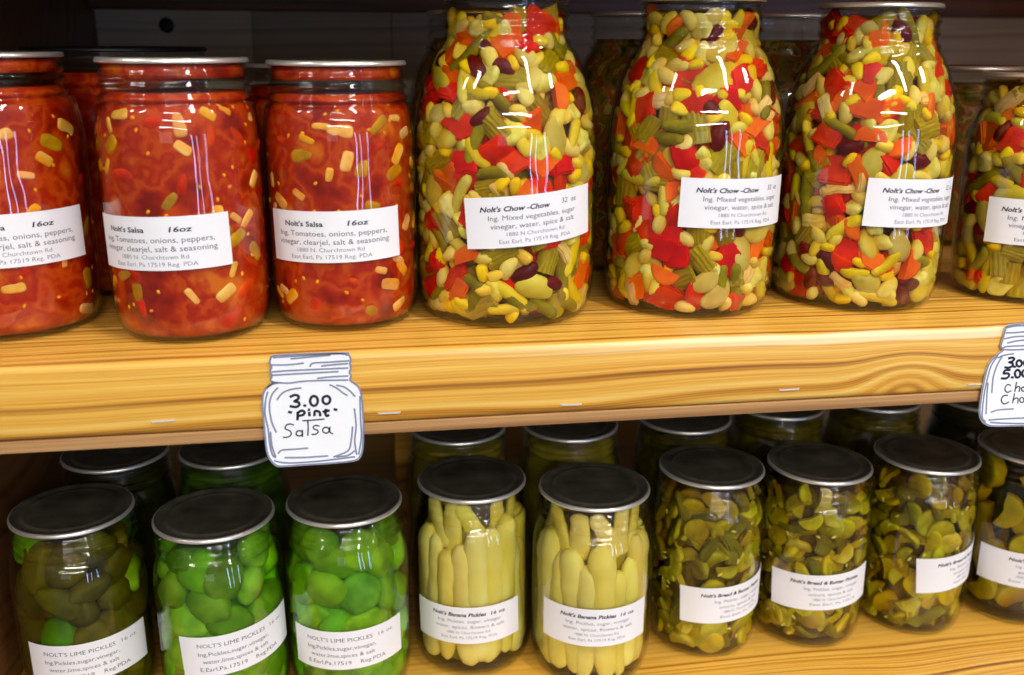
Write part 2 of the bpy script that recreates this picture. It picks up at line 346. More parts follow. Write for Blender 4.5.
# ------------------------------------------------------------------ printed labels
def text_mesh(s, bold=0.0, shear=0.0):
    cu = bpy.data.curves.new('t', 'FONT'); cu.body = s; cu.size = 1; cu.offset = bold; cu.shear = shear; cu.resolution_u = 2
    o = bpy.data.objects.new('t', cu); COL.objects.link(o)
    dg = bpy.context.evaluated_depsgraph_get(); me = bpy.data.meshes.new_from_object(o.evaluated_get(dg))
    bpy.data.objects.remove(o); vs_ = [v.co.copy() for v in me.vertices]; fs = [tuple(p.vertices) for p in me.polygons]; bpy.data.meshes.remove(me)
    x0 = min(v.x for v in vs_); x1 = max(v.x for v in vs_)
    return [((v.x-x0)/(x1-x0), v.y) for v in vs_], fs
TXT = {}
def get_text(*a):
    if a not in TXT: TXT[a] = text_mesh(*a)
    return TXT[a]
LW, LH = 74.0, 26.2
# (text, x0, x1, baseline from top, size, ink, bold, shear)
TEXTS = {
 'salsa': [("Nolt's Salsa", 11, 33, 7.6, 3.6, 0, .022, .0), ('16oz', 45, 56, 7.4, 3.6, 0, .022, .15), ('Ing. Tomatoes, onions, peppers,', 7, 66, 12.6, 3.9, 2, 0, 0), ('vinegar, clearjel, salt & seasoning', 6, 67, 16.9, 3.9, 2, 0, 0), ('1880 N. Churchtown Rd', 18, 53, 20.6, 3.0, 1, 0, 0), ('East Earl, Pa 17519 Reg. PDA', 14, 57, 24.2, 3.0, 1, 0, 0)],
 'chow': [("Nolt's Chow -Chow", 8, 45, 7.4, 3.6, 0, .03, .25), ('32  oz', 52, 62, 6.6, 3.8, 0, .0, .15), ('Ing. Mixed vegetables, sugar', 12, 61, 12.0, 3.7, 2, 0, .05), ('vinegar, water, spice & salt', 13, 60, 16.3, 3.7, 2, 0, .05), ('1880 N Churchtown Rd', 21, 53, 20.2, 2.9, 1, 0, 0), ('East Earl, Pa 17519 Reg. PDA', 17, 57, 24.0, 2.9, 1, 0, 0)],
 'lime': [("NOLT'S LIME PICKLES", 11, 52, 7.0, 3.7, 2, 0, 0), ('16 oz', 56, 66, 7.0, 3.4, 1, 0, 0), ('Ing.Pickles,sugar,vinegar,', 11, 54, 12.6, 3.7, 2, 0, 0), ('water,lime,spices & salt', 13, 53, 17.6, 3.7, 2, 0, 0), ('E.Earl,Pa.17519    Reg.PDA', 11, 60, 22.8, 3.7, 2, 0, 0)],
 'banana': [("Nolt's Banana Pickles", 14, 50, 6.4, 3.6, 0, .03, .2), ('16 oz', 53, 63, 6.4, 3.4, 0, .02, .1), ('Ing. Pickles, sugar, vinegar', 18, 60, 11.0, 3.3, 1, 0, 0), ('water, spices, flowers & salt', 16, 62, 15.2, 3.3, 1, 0, 0), ('1880 N. Churchtown Rd', 24, 52, 19.0, 2.7, 1, 0, 0), ('East Earl, Pa 17519 Reg. PDA', 20, 57, 22.6, 2.7, 1, 0, 0)],
 'bread': [("Nolt's Bread & Butter Pickles", 14, 62, 6.6, 3.4, 0, .03, .2), ('Ing. Pickles, sugar, vinegar', 23, 62, 11.2, 3.2, 1, 0, 0), ('onions, spices & salt', 26, 58, 15.4, 3.2, 1, 0, 0), ('1880 N. Churchtown Rd', 29, 56, 19.0, 2.7, 1, 0, 0), ('East Earl, Pa 17519', 27, 60, 22.6, 2.7, 1, 0, 0)],
 'dill': [("Nolt's Dill Pickles", 20, 52, 6.6, 3.4, 0, .03, .2), ('Ing. Pickles, vinegar, water', 25, 62, 11.2, 3.2, 1, 0, 0), ('garlic, dill & salt', 27, 56, 15.4, 3.2, 1, 0, 0), ('1880 N. Churchtown Rd', 26, 56, 19.0, 2.7, 1, 0, 0), ('East Earl, Pa 17519', 22, 60, 22.6, 2.7, 1, 0, 0)],
}
def label_point(prof, thc, zc, tilt, u, v, off):
    """u,v in mm from label centre -> local point on the jar"""
    c, s = math.cos(tilt), math.sin(tilt); a = u*c - v*s; z = zc + u*s + v*c
    Rz = rad_at(prof, z) + off; th = thc + a/rad_at(prof, zc)
    return Vector((Rz*math.sin(th), -Rz*math.cos(th), z))*S
def make_label(prof, kind, thc, zc, tilt, parent):
    thc, tilt = R_(thc), R_(tilt); bm = bmesh.new(); nu, nv = 48, 4; g = {}
    for lay, off in ((0, .08), (1, .28)):
        for i in range(nu+1):
            for j in range(nv+1):
                g[lay, i, j] = bm.verts.new(label_point(prof, thc, zc, tilt, -LW/2 + LW*i/nu, -LH/2 + LH*j/nv, off))
    for i in range(nu):
        for j in range(nv):
            bm.faces.new((g[1,i,j], g[1,i+1,j], g[1,i+1,j+1], g[1,i,j+1])); bm.faces.new((g[0,i,j+1], g[0,i+1,j+1], g[0,i+1,j], g[0,i,j]))
    for i in range(nu):
        for j in (0, nv): bm.faces.new((g[0,i,j], g[0,i+1,j], g[1,i+1,j], g[1,i,j]))
    for j in range(nv):
        for i in (0, nu): bm.faces.new((g[0,i,j], g[1,i,j], g[1,i,j+1], g[0,i,j+1]))
    lab = link('paper_label', bm, 'label_paper', parent); autosmooth(lab, 40)
    bms = [bmesh.new(), bmesh.new(), bmesh.new()]
    for (s, xa, xb, base, size, ink, bold, sh) in TEXTS[kind]:
        vs_, fs = get_text(s, bold, sh); b = bms[ink]
        nv_ = [b.verts.new(label_point(prof, thc, zc, tilt, -LW/2 + xa + (xb-xa)*x, LH/2 - base + y*size, .36)) for x, y in vs_]
        for f in fs:
            try: b.faces.new([nv_[i] for i in f])
            except ValueError: pass
    for i, b in enumerate(bms):
        if len(b.verts): link('printed_text', b, ('ink', 'grey_ink', 'soft_ink')[i], lab, False)
        else: b.free()
    return lab
TAG1_OUT = [[(36.2,-0.5),(38.0,0.7),(48.9,0.8),(71.7,0.6),(73.9,-0.3),(74.8,-2.9),(74.4,-5.1),(74.7,-7.7),(73.9,-9.7),(74.7,-11.5),(74.1,-13.9),(77.4,-16.8),(79.1,-20.4),(79.7,-28.6),(79.7,-40.5),(78.8,-51.3),(77.3,-55.4),(74.7,-57.3),(65.3,-58.0),(48.8,-58.1),(37.9,-58.2),(34.8,-56.9),(32.8,-54.4),(31.3,-49.5),(30.9,-37.6),(30.8,-24.8),(31.7,-18.5),(33.7,-15.5),(36.5,-13.4),(35.5,-11.8),(36.3,-9.6),(35.6,-7.3),(36.4,-5.1),(35.7,-2.8)]]
TAG1_MARK = [[(37.8,-0.6),(48.8,-0.3),(59.4,-0.1),(70.0,-0.1),(73.0,-1.0)],[(46.1,-1.6),(55.1,-1.1),(64.7,-0.6)],[(37.0,-4.3),(44.4,-4.6),(51.8,-4.1)],[(54.9,-5.9),(56.5,-4.3),(63.5,-4.2),(73.6,-3.9)],[(60.4,-6.0),(65.5,-5.6),(73.0,-5.3)],[(36.8,-7.9),(44.2,-7.6),(53.7,-7.6),(72.9,-7.6)],[(36.7,-9.6),(48.3,-9.4),(60.0,-9.3),(68.2,-9.2)],[(58.3,-12.2),(64.2,-11.8),(72.8,-11.7)],[(36.5,-13.0),(43.8,-14.0),(51.3,-13.4),(60.9,-13.4),(72.7,-13.8)],[(33.7,-16.0),(36.4,-14.2),(39.1,-13.7)],[(38.9,-16.2),(36.1,-19.3),(34.5,-23.9),(34.4,-29.1),(35.1,-34.4),(36.7,-39.2)],[(38.3,-22.3),(40.9,-19.0),(45.2,-17.3),(50.0,-16.8)],[(34.0,-18.1),(32.7,-22.6),(32.0,-29.5),(33.0,-37.8),(33.2,-44.9),(34.1,-50.9),(35.6,-52.8)],[(34.0,-39.2),(34.2,-46.1),(35.6,-52.2)],[(64.0,-15.9),(67.1,-17.7),(70.2,-20.5),(72.1,-21.8)],[(67.2,-16.3),(70.9,-17.4),(74.0,-20.1),(75.8,-22.5)],[(75.3,-29.0),(75.8,-37.9),(74.8,-46.2),(75.4,-53.5)],[(78.3,-22.7),(78.1,-34.4),(78.2,-44.0),(76.5,-53.5)],[(74.0,-38.6),(73.0,-46.1),(71.1,-51.4),(64.1,-54.2)],[(37.1,-50.6),(39.0,-49.0),(45.0,-48.9),(51.5,-48.7)],[(40.2,-53.1),(49.1,-53.6),(61.1,-53.5)],[(34.9,-54.5),(41.3,-56.1),(56.6,-56.1),(74.3,-54.8)],[(65.4,-54.3),(71.0,-53.9),(74.4,-51.6)]]
TAG1_BOLD = [[(44.7,-21.1),(46.6,-20.3),(48.5,-20.9),(48.2,-22.5),(46.4,-23.6),(48.3,-24.1),(48.7,-25.5),(47.1,-26.6),(44.4,-26.0)],[(51.0,-25.9),(51.6,-26.2)],[(56.0,-21.3),(56.8,-21.6),(57.4,-22.3),(57.7,-23.4),(57.6,-24.5),(57.2,-25.5),(56.5,-26.2),(55.7,-26.4),(54.9,-26.1),(54.3,-25.3),(54.0,-24.3),(54.1,-23.2),(54.5,-22.2),(55.2,-21.5),(56.0,-21.3)],[(62.0,-21.6),(62.8,-21.8),(63.4,-22.4),(63.7,-23.3),(63.6,-24.2),(63.2,-25.1),(62.6,-25.6),(61.8,-25.8),(61.0,-25.5),(60.4,-24.9),(60.1,-24.0),(60.1,-23.1),(60.5,-22.3),(61.2,-21.8),(62.0,-21.6)],[(43.4,-29.0),(44.6,-29.3)],[(47.7,-29.5),(47.4,-33.2)],[(47.7,-29.7),(49.6,-28.6),(51.0,-29.4),(50.3,-30.8),(47.9,-31.3)],[(53.2,-29.8),(53.3,-31.4)],[(53.0,-28.3),(53.4,-28.4)],[(55.7,-31.5),(56.0,-29.4),(57.3,-29.3),(58.3,-30.0),(58.5,-31.7)],[(61.4,-28.6),(61.1,-31.1),(61.7,-32.1),(62.6,-31.7)],[(60.1,-29.7),(62.9,-29.3)],[(65.5,-28.8),(66.6,-29.1)]]
TAG1_THIN = [[(45.3,-35.9),(43.4,-35.3),(41.6,-36.1),(41.3,-37.8),(43.2,-38.8),(44.0,-40.5),(42.6,-42.1),(40.0,-42.2)],[(49.0,-39.7),(49.3,-40.4),(49.2,-41.1),(48.8,-41.7),(48.0,-41.9),(47.3,-41.8),(46.6,-41.4),(46.3,-40.7),(46.5,-40.0),(46.9,-39.4),(47.7,-39.1),(48.4,-39.2),(49.0,-39.7)],[(49.4,-39.0),(49.3,-42.3)],[(52.3,-33.9),(52.3,-37.7),(51.9,-41.9)],[(57.7,-37.3),(56.3,-36.8),(54.9,-37.4),(55.1,-38.6),(56.8,-39.4),(56.9,-40.6),(55.6,-41.5),(53.9,-41.4)],[(62.2,-38.7),(62.5,-39.5),(62.4,-40.2),(61.9,-40.9),(61.1,-41.2),(60.3,-41.0),(59.6,-40.5),(59.3,-39.8),(59.4,-39.0),(59.9,-38.4),(60.7,-38.1),(61.5,-38.2),(62.2,-38.7)],[(62.9,-38.1),(62.8,-40.7),(64.1,-41.7)],[(49.9,-34.0),(54.5,-33.9),(60.3,-33.7)]]
TAG2_OUT = [[(425.5,-0.2),(429.7,0.8),(437.7,1.1),(448.1,0.9),(457.6,-0.1),(460.0,-1.5),(460.8,-4.4),(460.7,-7.7),(461.9,-10.5),(461.2,-13.3),(463.0,-15.0),(468.2,-19.2),(472.5,-26.1),(476.1,-35.4),(478.8,-45.9),(480.3,-56.4),(479.0,-60.6),(472.6,-61.6),(445.8,-59.8),(429.1,-59.1),(423.6,-58.1),(419.7,-55.3),(417.4,-50.6),(416.9,-42.6),(417.0,-34.7),(417.5,-26.9),(418.9,-20.8),(422.8,-16.3),(426.1,-13.5),(424.1,-11.7),(424.4,-9.0),(424.8,-6.2),(425.0,-3.5)]]
TAG2_MARK = [[(426.4,-1.1),(431.1,-0.4),(436.0,-0.4),(447.3,-0.6),(457.3,-1.4)],[(426.2,-4.1),(431.7,-4.1),(440.9,-3.8),(450.2,-4.2)],[(425.9,-7.4),(432.1,-6.5),(441.3,-6.5),(458.9,-6.8)],[(428.0,-9.9),(434.8,-8.8),(444.1,-8.8),(458.2,-9.4)],[(426.2,-12.4),(429.5,-11.9),(449.3,-11.9),(459.9,-12.6)],[(427.0,-13.6),(432.2,-14.0),(449.7,-14.1),(461.5,-14.9)],[(423.4,-17.0),(420.3,-22.6),(419.2,-30.3),(418.7,-38.2),(419.0,-47.3),(419.7,-53.0),(422.0,-55.5)],[(425.9,-17.8),(423.8,-22.7),(422.6,-29.4),(423.2,-38.4)],[(423.7,-18.3),(426.9,-16.9),(432.6,-16.3)],[(419.9,-32.6),(420.5,-40.5),(421.7,-50.9)],[(424.7,-50.1),(428.6,-48.9),(438.0,-48.8)],[(423.9,-54.7),(433.1,-54.5),(445.3,-54.7),(457.1,-55.8)],[(425.1,-56.2),(439.5,-57.6),(457.5,-58.4),(473.2,-58.4)],[(464.6,-19.0),(469.5,-26.0),(473.5,-37.6),(476.5,-51.6),(475.4,-57.3)],[(467.7,-29.3),(470.9,-39.7),(472.4,-49.0)]]
TAG2_BOLD = [[(430.2,-18.8),(432.5,-18.5),(433.6,-19.6),(432.2,-20.9),(430.6,-21.0),(432.8,-21.6),(433.3,-23.2),(431.1,-24.2),(428.7,-23.9)],[(434.0,-23.7),(435.0,-23.9)],[(436.7,-20.2),(437.5,-20.4),(438.1,-21.0),(438.6,-21.7),(438.7,-22.5),(438.5,-23.2),(438.0,-23.7),(437.3,-23.8),(436.6,-23.6),(435.9,-23.1),(435.5,-22.3),(435.4,-21.5),(435.6,-20.8),(436.0,-20.4),(436.7,-20.2)],[(441.4,-20.2),(442.1,-20.4),(442.8,-20.9),(443.2,-21.7),(443.4,-22.5),(443.2,-23.2),(442.7,-23.7),(442.0,-23.8),(441.3,-23.6),(440.6,-23.1),(440.2,-22.3),(440.0,-21.5),(440.2,-20.8),(440.7,-20.4),(441.4,-20.2)],[(432.0,-25.6),(429.3,-25.7),(428.6,-27.4),(431.2,-27.6),(432.1,-28.9),(430.7,-30.4),(427.7,-30.3)],[(433.7,-29.9),(434.7,-30.2)],[(436.7,-25.8),(437.5,-26.1),(438.2,-26.7),(438.6,-27.6),(438.8,-28.6),(438.6,-29.5),(438.2,-30.1),(437.5,-30.3),(436.7,-30.1),(436.1,-29.4),(435.6,-28.5),(435.4,-27.5),(435.6,-26.6),(436.1,-26.0),(436.7,-25.8)],[(441.2,-26.0),(442.0,-26.2),(442.6,-26.8),(443.1,-27.7),(443.3,-28.6),(443.1,-29.4),(442.6,-29.9),(441.9,-30.1),(441.2,-29.9),(440.5,-29.3),(440.0,-28.4),(439.9,-27.5),(440.1,-26.7),(440.5,-26.2),(441.2,-26.0)]]
TAG2_THIN = [[(434.0,-34.7),(432.1,-34.1),(430.9,-35.6),(431.2,-37.5),(432.8,-38.7),(434.8,-37.9)],[(437.3,-33.0),(437.2,-38.5)],[(437.2,-36.9),(438.6,-35.6),(439.9,-36.3),(439.8,-38.6)],[(442.0,-36.1),(442.7,-36.4),(443.3,-37.0),(443.4,-37.8),(443.1,-38.4),(442.4,-38.6),(441.7,-38.3),(441.2,-37.7),(441.0,-36.9),(441.3,-36.3),(442.0,-36.1)],[(444.4,-36.1),(445.5,-38.6),(446.6,-36.9),(448.1,-38.8),(448.8,-36.1)],[(433.1,-40.5),(430.8,-40.6),(429.7,-42.4),(430.2,-44.2),(432.1,-45.5),(434.5,-44.5)],[(437.2,-39.8),(437.0,-45.3)],[(436.9,-43.7),(438.4,-42.4),(439.9,-42.9),(440.1,-45.4)],[(442.1,-42.2),(442.9,-42.6),(443.5,-43.3),(443.7,-44.3),(443.3,-45.0),(442.6,-45.2),(441.8,-44.9),(441.2,-44.1),(441.0,-43.2),(441.4,-42.5),(442.1,-42.2)],[(444.7,-42.5),(445.9,-45.3),(447.3,-43.3),(448.8,-45.4),(449.5,-42.5)]]
# ------------------------------------------------------------------ pieces of vegetable (x long, y wide, z thick; millimetres)
def jitter(bm, rnd, amp, sc=.12):
    off = Vector((rnd.random()*50, rnd.random()*50, rnd.random()*50))
    for v in bm.verts:
        p = v.co/S*sc + off
        v.co += Vector((noise.noise(p), noise.noise(p+Vector((9,0,0))), noise.noise(p+Vector((0,9,0)))))*amp*S
def ellip(a, b, c, rnd, amp=.6, bend=0.0, sub=3):
    bm = bmesh.new(); bmesh.ops.create_icosphere(bm, subdivisions=sub, radius=1)
    for v in bm.verts:
        x, y, z = v.co; v.co = Vector((x*a, y*b - bend*(1-x*x)*1.0 + bend*.5, z*c))*S
    jitter(bm, rnd, amp); return bm
def lump(a, b, c, rnd, e=.6, amp=.5, taper=0.0, sub=3):
    """rounded block"""
    bm = bmesh.new(); bmesh.ops.create_icosphere(bm, subdivisions=sub, radius=1)
    f = lambda t: math.copysign(abs(t)**e, t)
    for v in bm.verts:
        x, y, z = f(v.co.x), f(v.co.y), f(v.co.z); k = 1-taper*(x+1)/2
        v.co = Vector((x*a, y*b*k, z*c*(.5+.5*k)))*S
    jitter(bm, rnd, amp); return bm
def slab(a, b, c, rnd, amp=1.0, bev=1.2, curve=0.0, skew=0.0, sub=2, taper=0.0):
    bm = bmesh.new(); bmesh.ops.create_cube(bm, size=2)
    for v in bm.verts:
        x, y, z = v.co; k = 1 - taper*(x+1)/2
        v.co = Vector(((x + skew*y + rnd.uniform(-.14, .14))*a, (y+rnd.uniform(-.14, .14))*b*k, z*c))
    bmesh.ops.bevel(bm, geom=bm.edges[:], offset=min(bev, c*.8), segments=2, affect='EDGES')
    bmesh.ops.subdivide_edges(bm, edges=[e for e in bm.edges if e.calc_length() > 3.5], cuts=sub, use_grid_fill=True)
    for v in bm.verts:
        v.co.z += curve*((v.co.x/a)**2 + .4*(v.co.y/b)**2 - .5); v.co *= S
    jitter(bm, rnd, amp); return bm
def disc(r, c, rnd, a0=0, a1=360, amp=.5):
    """slice of a root or cucumber, whole or a wedge"""
    bm = bmesh.new(); full = a1-a0 >= 359; n = 26
    ang = [R_(a0+(a1-a0)*k/(n if full else n-1)) for k in range(n)]
    pr = [(r-1.2, -c), (r-.3, -c+.5), (r, -c+1.1), (r, c-1.1), (r-.3, c-.5), (r-1.2, c)]
    rings = [[bm.verts.new((math.cos(t)*q, math.sin(t)*q, z)) for t in ang] for q, z in [(r*.5, -c)]+pr+[(r*.5, c)]]
    m = n if full else n-1
    for A, B in zip(rings[:-1], rings[1:]):
        for k in range(m): bm.faces.new((A[k], A[(k+1) % n], B[(k+1) % n], B[k]))
    cb = bm.verts.new((0, 0, -c)); ct = bm.verts.new((0, 0, c))
    for k in range(m): bm.faces.new((cb, rings[0][(k+1) % n], rings[0][k])); bm.faces.new((ct, rings[-1][k], rings[-1][(k+1) % n]))
    if not full:
        bm.faces.new([cb]+[q[0] for q in rings]+[ct]); bm.faces.new(([cb]+[q[-1] for q in rings]+[ct])[::-1])
    bmesh.ops.recalc_face_normals(bm, faces=bm.faces)
    for v in bm.verts: v.co *= S
    jitter(bm, rnd, amp); return bm
def rod(L, r, rnd, amp=.5, bend=2.0, taper=.15, flat=.8, tip=.55, n=12, m=14):
    """cut bean, pod or pepper lying along x"""
    bm = bmesh.new(); rings = []
    for i in range(m+1):
        t = i/m; x = (t-.5)*L; e = min(t, 1-t)*L
        k = (1 - taper*t)*min(1, tip + (1-tip)*math.sqrt(min(1, e/(r*1.2))))
        if i in (0, m): k *= .72
        rings.append([bm.verts.new((x, math.cos(q)*r*k + bend*(4*(t-.5)**2), math.sin(q)*r*k*flat)) for q in [2*PI*j/n for j in range(n)]])
    for A, B in zip(rings[:-1], rings[1:]):
        for j in range(n): bm.faces.new((A[j], A[(j+1) % n], B[(j+1) % n], B[j]))
    bm.faces.new(rings[0][::-1]); bm.faces.new(rings[-1])
    bmesh.ops.recalc_face_normals(bm, faces=bm.faces)
    for v in bm.verts: v.co *= S
    jitter(bm, rnd, amp); return bm
def arch(L, w_, c, rnd, ridges=5, amp=.3):
    """crosscut of celery: ribbed and curved"""
    bm = bmesh.new(); nx, ny = 6, 22; g = {}
    for s in (0, 1):
        for i in range(nx+1):
            for j in range(ny+1):
                u = j/ny*2-1; x = (i/nx-.5)*L; y = u*w_/2
                z = (1-u*u)*c*.7 + (c if s else 0) + (.25*math.cos(u*PI*ridges) if s else 0)
                g[s,i,j] = bm.verts.new((x, y, z-c))
    for i in range(nx):
        for j in range(ny): bm.faces.new((g[1,i,j], g[1,i+1,j], g[1,i+1,j+1], g[1,i,j+1])); bm.faces.new((g[0,i,j+1], g[0,i+1,j+1], g[0,i+1,j], g[0,i,j]))
    for i in range(nx):
        for j in (0, ny): bm.faces.new((g[0,i,j], g[0,i+1,j], g[1,i+1,j], g[1,i,j]))
    for j in range(ny):
        for i in (0, nx): bm.faces.new((g[0,i,j], g[1,i,j], g[1,i,j+1], g[0,i,j+1]))
    bmesh.ops.recalc_face_normals(bm, faces=bm.faces)
    for v in bm.verts: v.co *= S
    jitter(bm, rnd, amp); return bm
rv = random.Random(5)
def U(a, b): return rv.uniform(a, b)
KIND = {}                                    # name: (list of (mesh, half length, half width, half thickness))
def kind(name, mat, fn, n=6, smooth=True):
    out = []
    for _ in range(n):
        bm, a, b, c = fn(); me = mesh_only(name, bm, mat)
        me.set_sharp_from_angle(angle=R_(48)); out.append((me, a, b, c))
    KIND[name] = out
def f_lima(): a = U(9, 11.5); b = a*U(.62, .7); return ellip(a, b, 3.6, rv, .5, 1.8), a, b, 3.6
def f_white(): a = U(5.5, 7.2); b = a*U(.58, .66); return ellip(a, b, 3.3, rv, .4, 1.0), a, b, 3.3
def f_kid(): a = U(7.5, 9.0); b = a*U(.5, .58); return ellip(a, b, 4, rv, .4, 1.6), a, b, 4
def f_corn(): a = U(4.2, 5.2); b = a*.78; return lump(a, b, 2.8, rv, .7, .5, .4, 2), a, b, 2.8
def f_carrot():
    k = rv.random()
    if k < .4: r = U(7.5, 9.5); return disc(r, 2.6, rv, 0, rv.choice((180, 360, 120)), .5), r, r*.8, 2.6
    a = U(6, 10); b = U(5, 7); return slab(a, b, 2.8, rv, .8, 1.0, skew=U(-.3, .3), taper=U(0, .4)), a, b, 2.8
def f_pepper(): a = U(6.5, 10); b = U(5, 7.5); return slab(a, b, 1.9, rv, 1.4, 1.0, curve=-U(.5, 2), skew=U(-.4, .4)), a, b, 2.2
def f_celery(): L = U(10, 18); w_ = U(11, 15); return arch(L, w_, 3.2, rv), L/2, w_/2, 3
def f_green(): L = U(18, 32); return rod(L, 3.9, rv, .5, U(0, 2.5)), L/2, 4, 3.5
def f_wax(): L = U(16, 28); return rod(L, 3.8, rv, .5, U(0, 2)), L/2, 4, 3.5
def f_caul(): a = U(5, 8); return ellip(a, a*.8, 4, rv, 3.2, 0, 3), a, a*.8, 4
def f_onion(): a = U(6, 9); b = U(3, 5); return slab(a, b, 1.3, rv, .9, .7, curve=-1.5), a, b, 1.6
kind('lima_bean', 'lima_bean', f_lima); kind('white_bean', 'white_bean', f_white); kind('kidney_bean', 'kidney_bean', f_kid, 5)
kind('corn_kernel', 'corn', f_corn, 5); kind('carrot_piece', 'carrot', f_carrot, 8); kind('red_pepper_piece', 'red_pepper', f_pepper, 8)
kind('celery_piece', 'celery', f_celery, 7); kind('green_bean_piece', 'green_bean', f_green, 5); kind('wax_bean_piece', 'wax_bean', f_wax, 5)
kind('cauliflower_piece', 'cauliflower', f_caul, 5); kind('onion_piece', 'onion', f_onion, 4)
def s_on(): a = U(3.5, 8.5); b = a*U(.45, .7); return lump(a, b, 1.6, rv, .55, .6, U(0, .3)), a, b, 1.6
def s_pep(): a = U(4, 7); b = U(2.5, 5); return lump(a, b, 1.4, rv, .6, .9, U(0, .3)), a, b, 1.4
def s_tom(): a = U(6, 12); b = U(4, 8); return ellip(a, b, 2.2, rv, 2.0), a, b, 2.2
def s_seed(): return ellip(1.2, .85, .5, rv, .1, 0, 2), 1.2, .9, .5
kind('salsa_onion_piece', 'salsa_onion', s_on, 7); kind('salsa_pepper_piece', 'salsa_pepper', s_pep, 5); kind('tomato_piece', 'tomato_piece', s_tom, 5); kind('tomato_seed', 'tomato_seed', s_seed, 3)
def p_lime():
    k = rv.random()
    if k < .4: a = U(12, 15); b = a*U(.85, .98); return lump(a, b, 8, rv, .95, 1.8), a, b, 8
    a = U(11, 15); b = U(9, 12); return lump(a, b, 7.5, rv, U(.5, .75), 2.0, U(0, .5)), a, b, 7.5
kind('lime_pickle_chunk', 'lime_pickle', p_lime, 9); kind('olive_pickle_chunk', 'olive_pickle', p_lime, 8)
def p_slice():
    r = U(7.0, 10.5); return disc(r, 2.0, rv, 0, rv.choice((360, 360, 360, 200)), 1.0), r, r*.85, 2.0
def p_skin(): a = U(7, 11); b = U(3, 4.5); return slab(a, b, 1.6, rv, 1.6, 1.0, curve=-2), a, b, 2
def p_seed(): return ellip(1.9, .8, .6, rv, .1, 0, 2), 1.9, .8, .6
kind('pickle_slice', 'butter_pickle', p_slice, 8); kind('pickle_rind', 'pickle_skin', p_skin, 5); kind('pickle_seed', 'pickle_seed', p_seed, 3)
def p_dill(): r = U(12, 15); return disc(r, 4.5, rv, 0, rv.choice((360, 360, 210)), 1.2), r, r, 4.5
kind('dill_pickle_slice', 'dill_slice', p_dill, 6)
for nm in ('banana_pepper_strip',):
    kind(nm, 'banana_pepper', lambda: (lambda L, r: (rod(L, r, rv, .9, U(-2.5, 2.5), U(.1, .4), .72, .4, 16, 26), L/2, r, r*.72))(U(86, 98), U(7.6, 9.6)), 9)

# ------------------------------------------------------------------ filling a jar
def frame_at(prof, s, z, R0, depth, spin, tx, ty):
    """local matrix of a piece on the inside of the glass; s = arc length, depth = inside the wall"""
    th = s/R0; rr = rad_at(prof, z); dr = (rad_at(prof, min(z+4, prof[-1][1])) - rad_at(prof, z-4))/8.
    r = rr - depth
    nrm = Vector((math.sin(th), -math.cos(th), -dr)).normalized(); tan = Vector((math.cos(th), math.sin(th), 0)); upv = nrm.cross(tan)
    m = Matrix((tan, -upv if upv.z < 0 else upv, nrm)).transposed()
    if m.determinant() < 0: m = Matrix((tan, -m.col[1], nrm)).transposed()
    m = m @ Matrix.Rotation(spin, 3, 'Z') @ Matrix.Rotation(tx, 3, 'X') @ Matrix.Rotation(ty, 3, 'Y')
    m4 = m.to_4x4(); m4.translation = Vector((r*math.sin(th), -r*math.cos(th), z))*S; return m4
def seat(me, m, prof, wall, th):
    """slide a piece along the radius until its outermost point just meets the inside of the glass, and lift it off the bottom"""
    vs = [m @ me.vertices[i].co for i in range(0, len(me.vertices), 2)]
    lift = max(0, 3.4*S - min(v.z for v in vs)); m.translation.z += lift
    over = max(math.hypot(v.x, v.y) - (rad_at(prof, (v.z+lift)/S) - wall)*S for v in vs)
    m.translation -= Vector((math.sin(th), -math.cos(th), 0))*over
    vs = [m @ me.vertices[i].co for i in range(0, len(me.vertices), 2)]
    over = max(math.hypot(v.x, v.y) - (rad_at(prof, v.z/S) - wall)*S for v in vs)
    if over > 0: m.translation -= Vector((math.sin(th), -math.cos(th), 0))*over*1.15
    return m
def liquid(prof, mat, z1, parent, inset=1.35):
    p = [(max(1, r-inset), max(z, 2.8)) for r, z in prof if 2.0 < z < z1]
    p = [(0, 2.8), (p[0][0], 2.8)] + p + [(rad_at(prof, z1)-inset, z1), (0, z1)]
    return link('brine', lathe(p, 56), mat, parent)
def fill(prof, parent, recipe, R0, z0, z1, rnd, thmax=125, layers=((.0, .72, 1.0),), tries=40, tilt=.25, spin=None, wall=1.35, scale=1.0):
    """recipe: (kind, count); pieces go in by size, kept apart in the unrolled wall"""
    for depth, gap, share in layers:
        todo = []
        for k, c in recipe: todo += [k]*int(c*share)
        items = [(k, rnd.choice(KIND[k])) for k in todo]; items.sort(key=lambda t: -(t[1][1]*t[1][2])); placed = []
        for k, (me, a, b, c) in items:
            a, b, c = a*scale, b*scale, c*scale; rad = math.sqrt(a*b); best = None
            for _ in range(tries):
                s = rnd.uniform(-1, 1)*R_(thmax)*R0; z = rnd.uniform(z0+rad*.7, z1-rad*.7)
                d = min([math.hypot(s-q[0], z-q[1]) - gap*(rad+q[2]) for q in placed], default=99)
                if best is None or d > best[0]: best = (d, s, z)
                if d > 0: break
            if best[0] < -.45*rad: continue
            _, s, z = best; placed.append((s, z, rad))
            sc_ = rnd.uniform(.9, 1.1)*scale; sp = rnd.uniform(0, 2*PI) if spin is None else rnd.gauss(*spin)
            m = frame_at(prof, s, z, R0, wall + c*sc_ + depth + rnd.uniform(0, 1.0), sp, max(-.8, min(.8, rnd.gauss(0, tilt))), max(-.6, min(.6, rnd.gauss(0, tilt*.7)))*min(1, 7/a))
            m = seat(me, m @ Matrix.Scale(sc_, 4), prof, wall + depth, s/R0)
            put(me, k, parent, m)
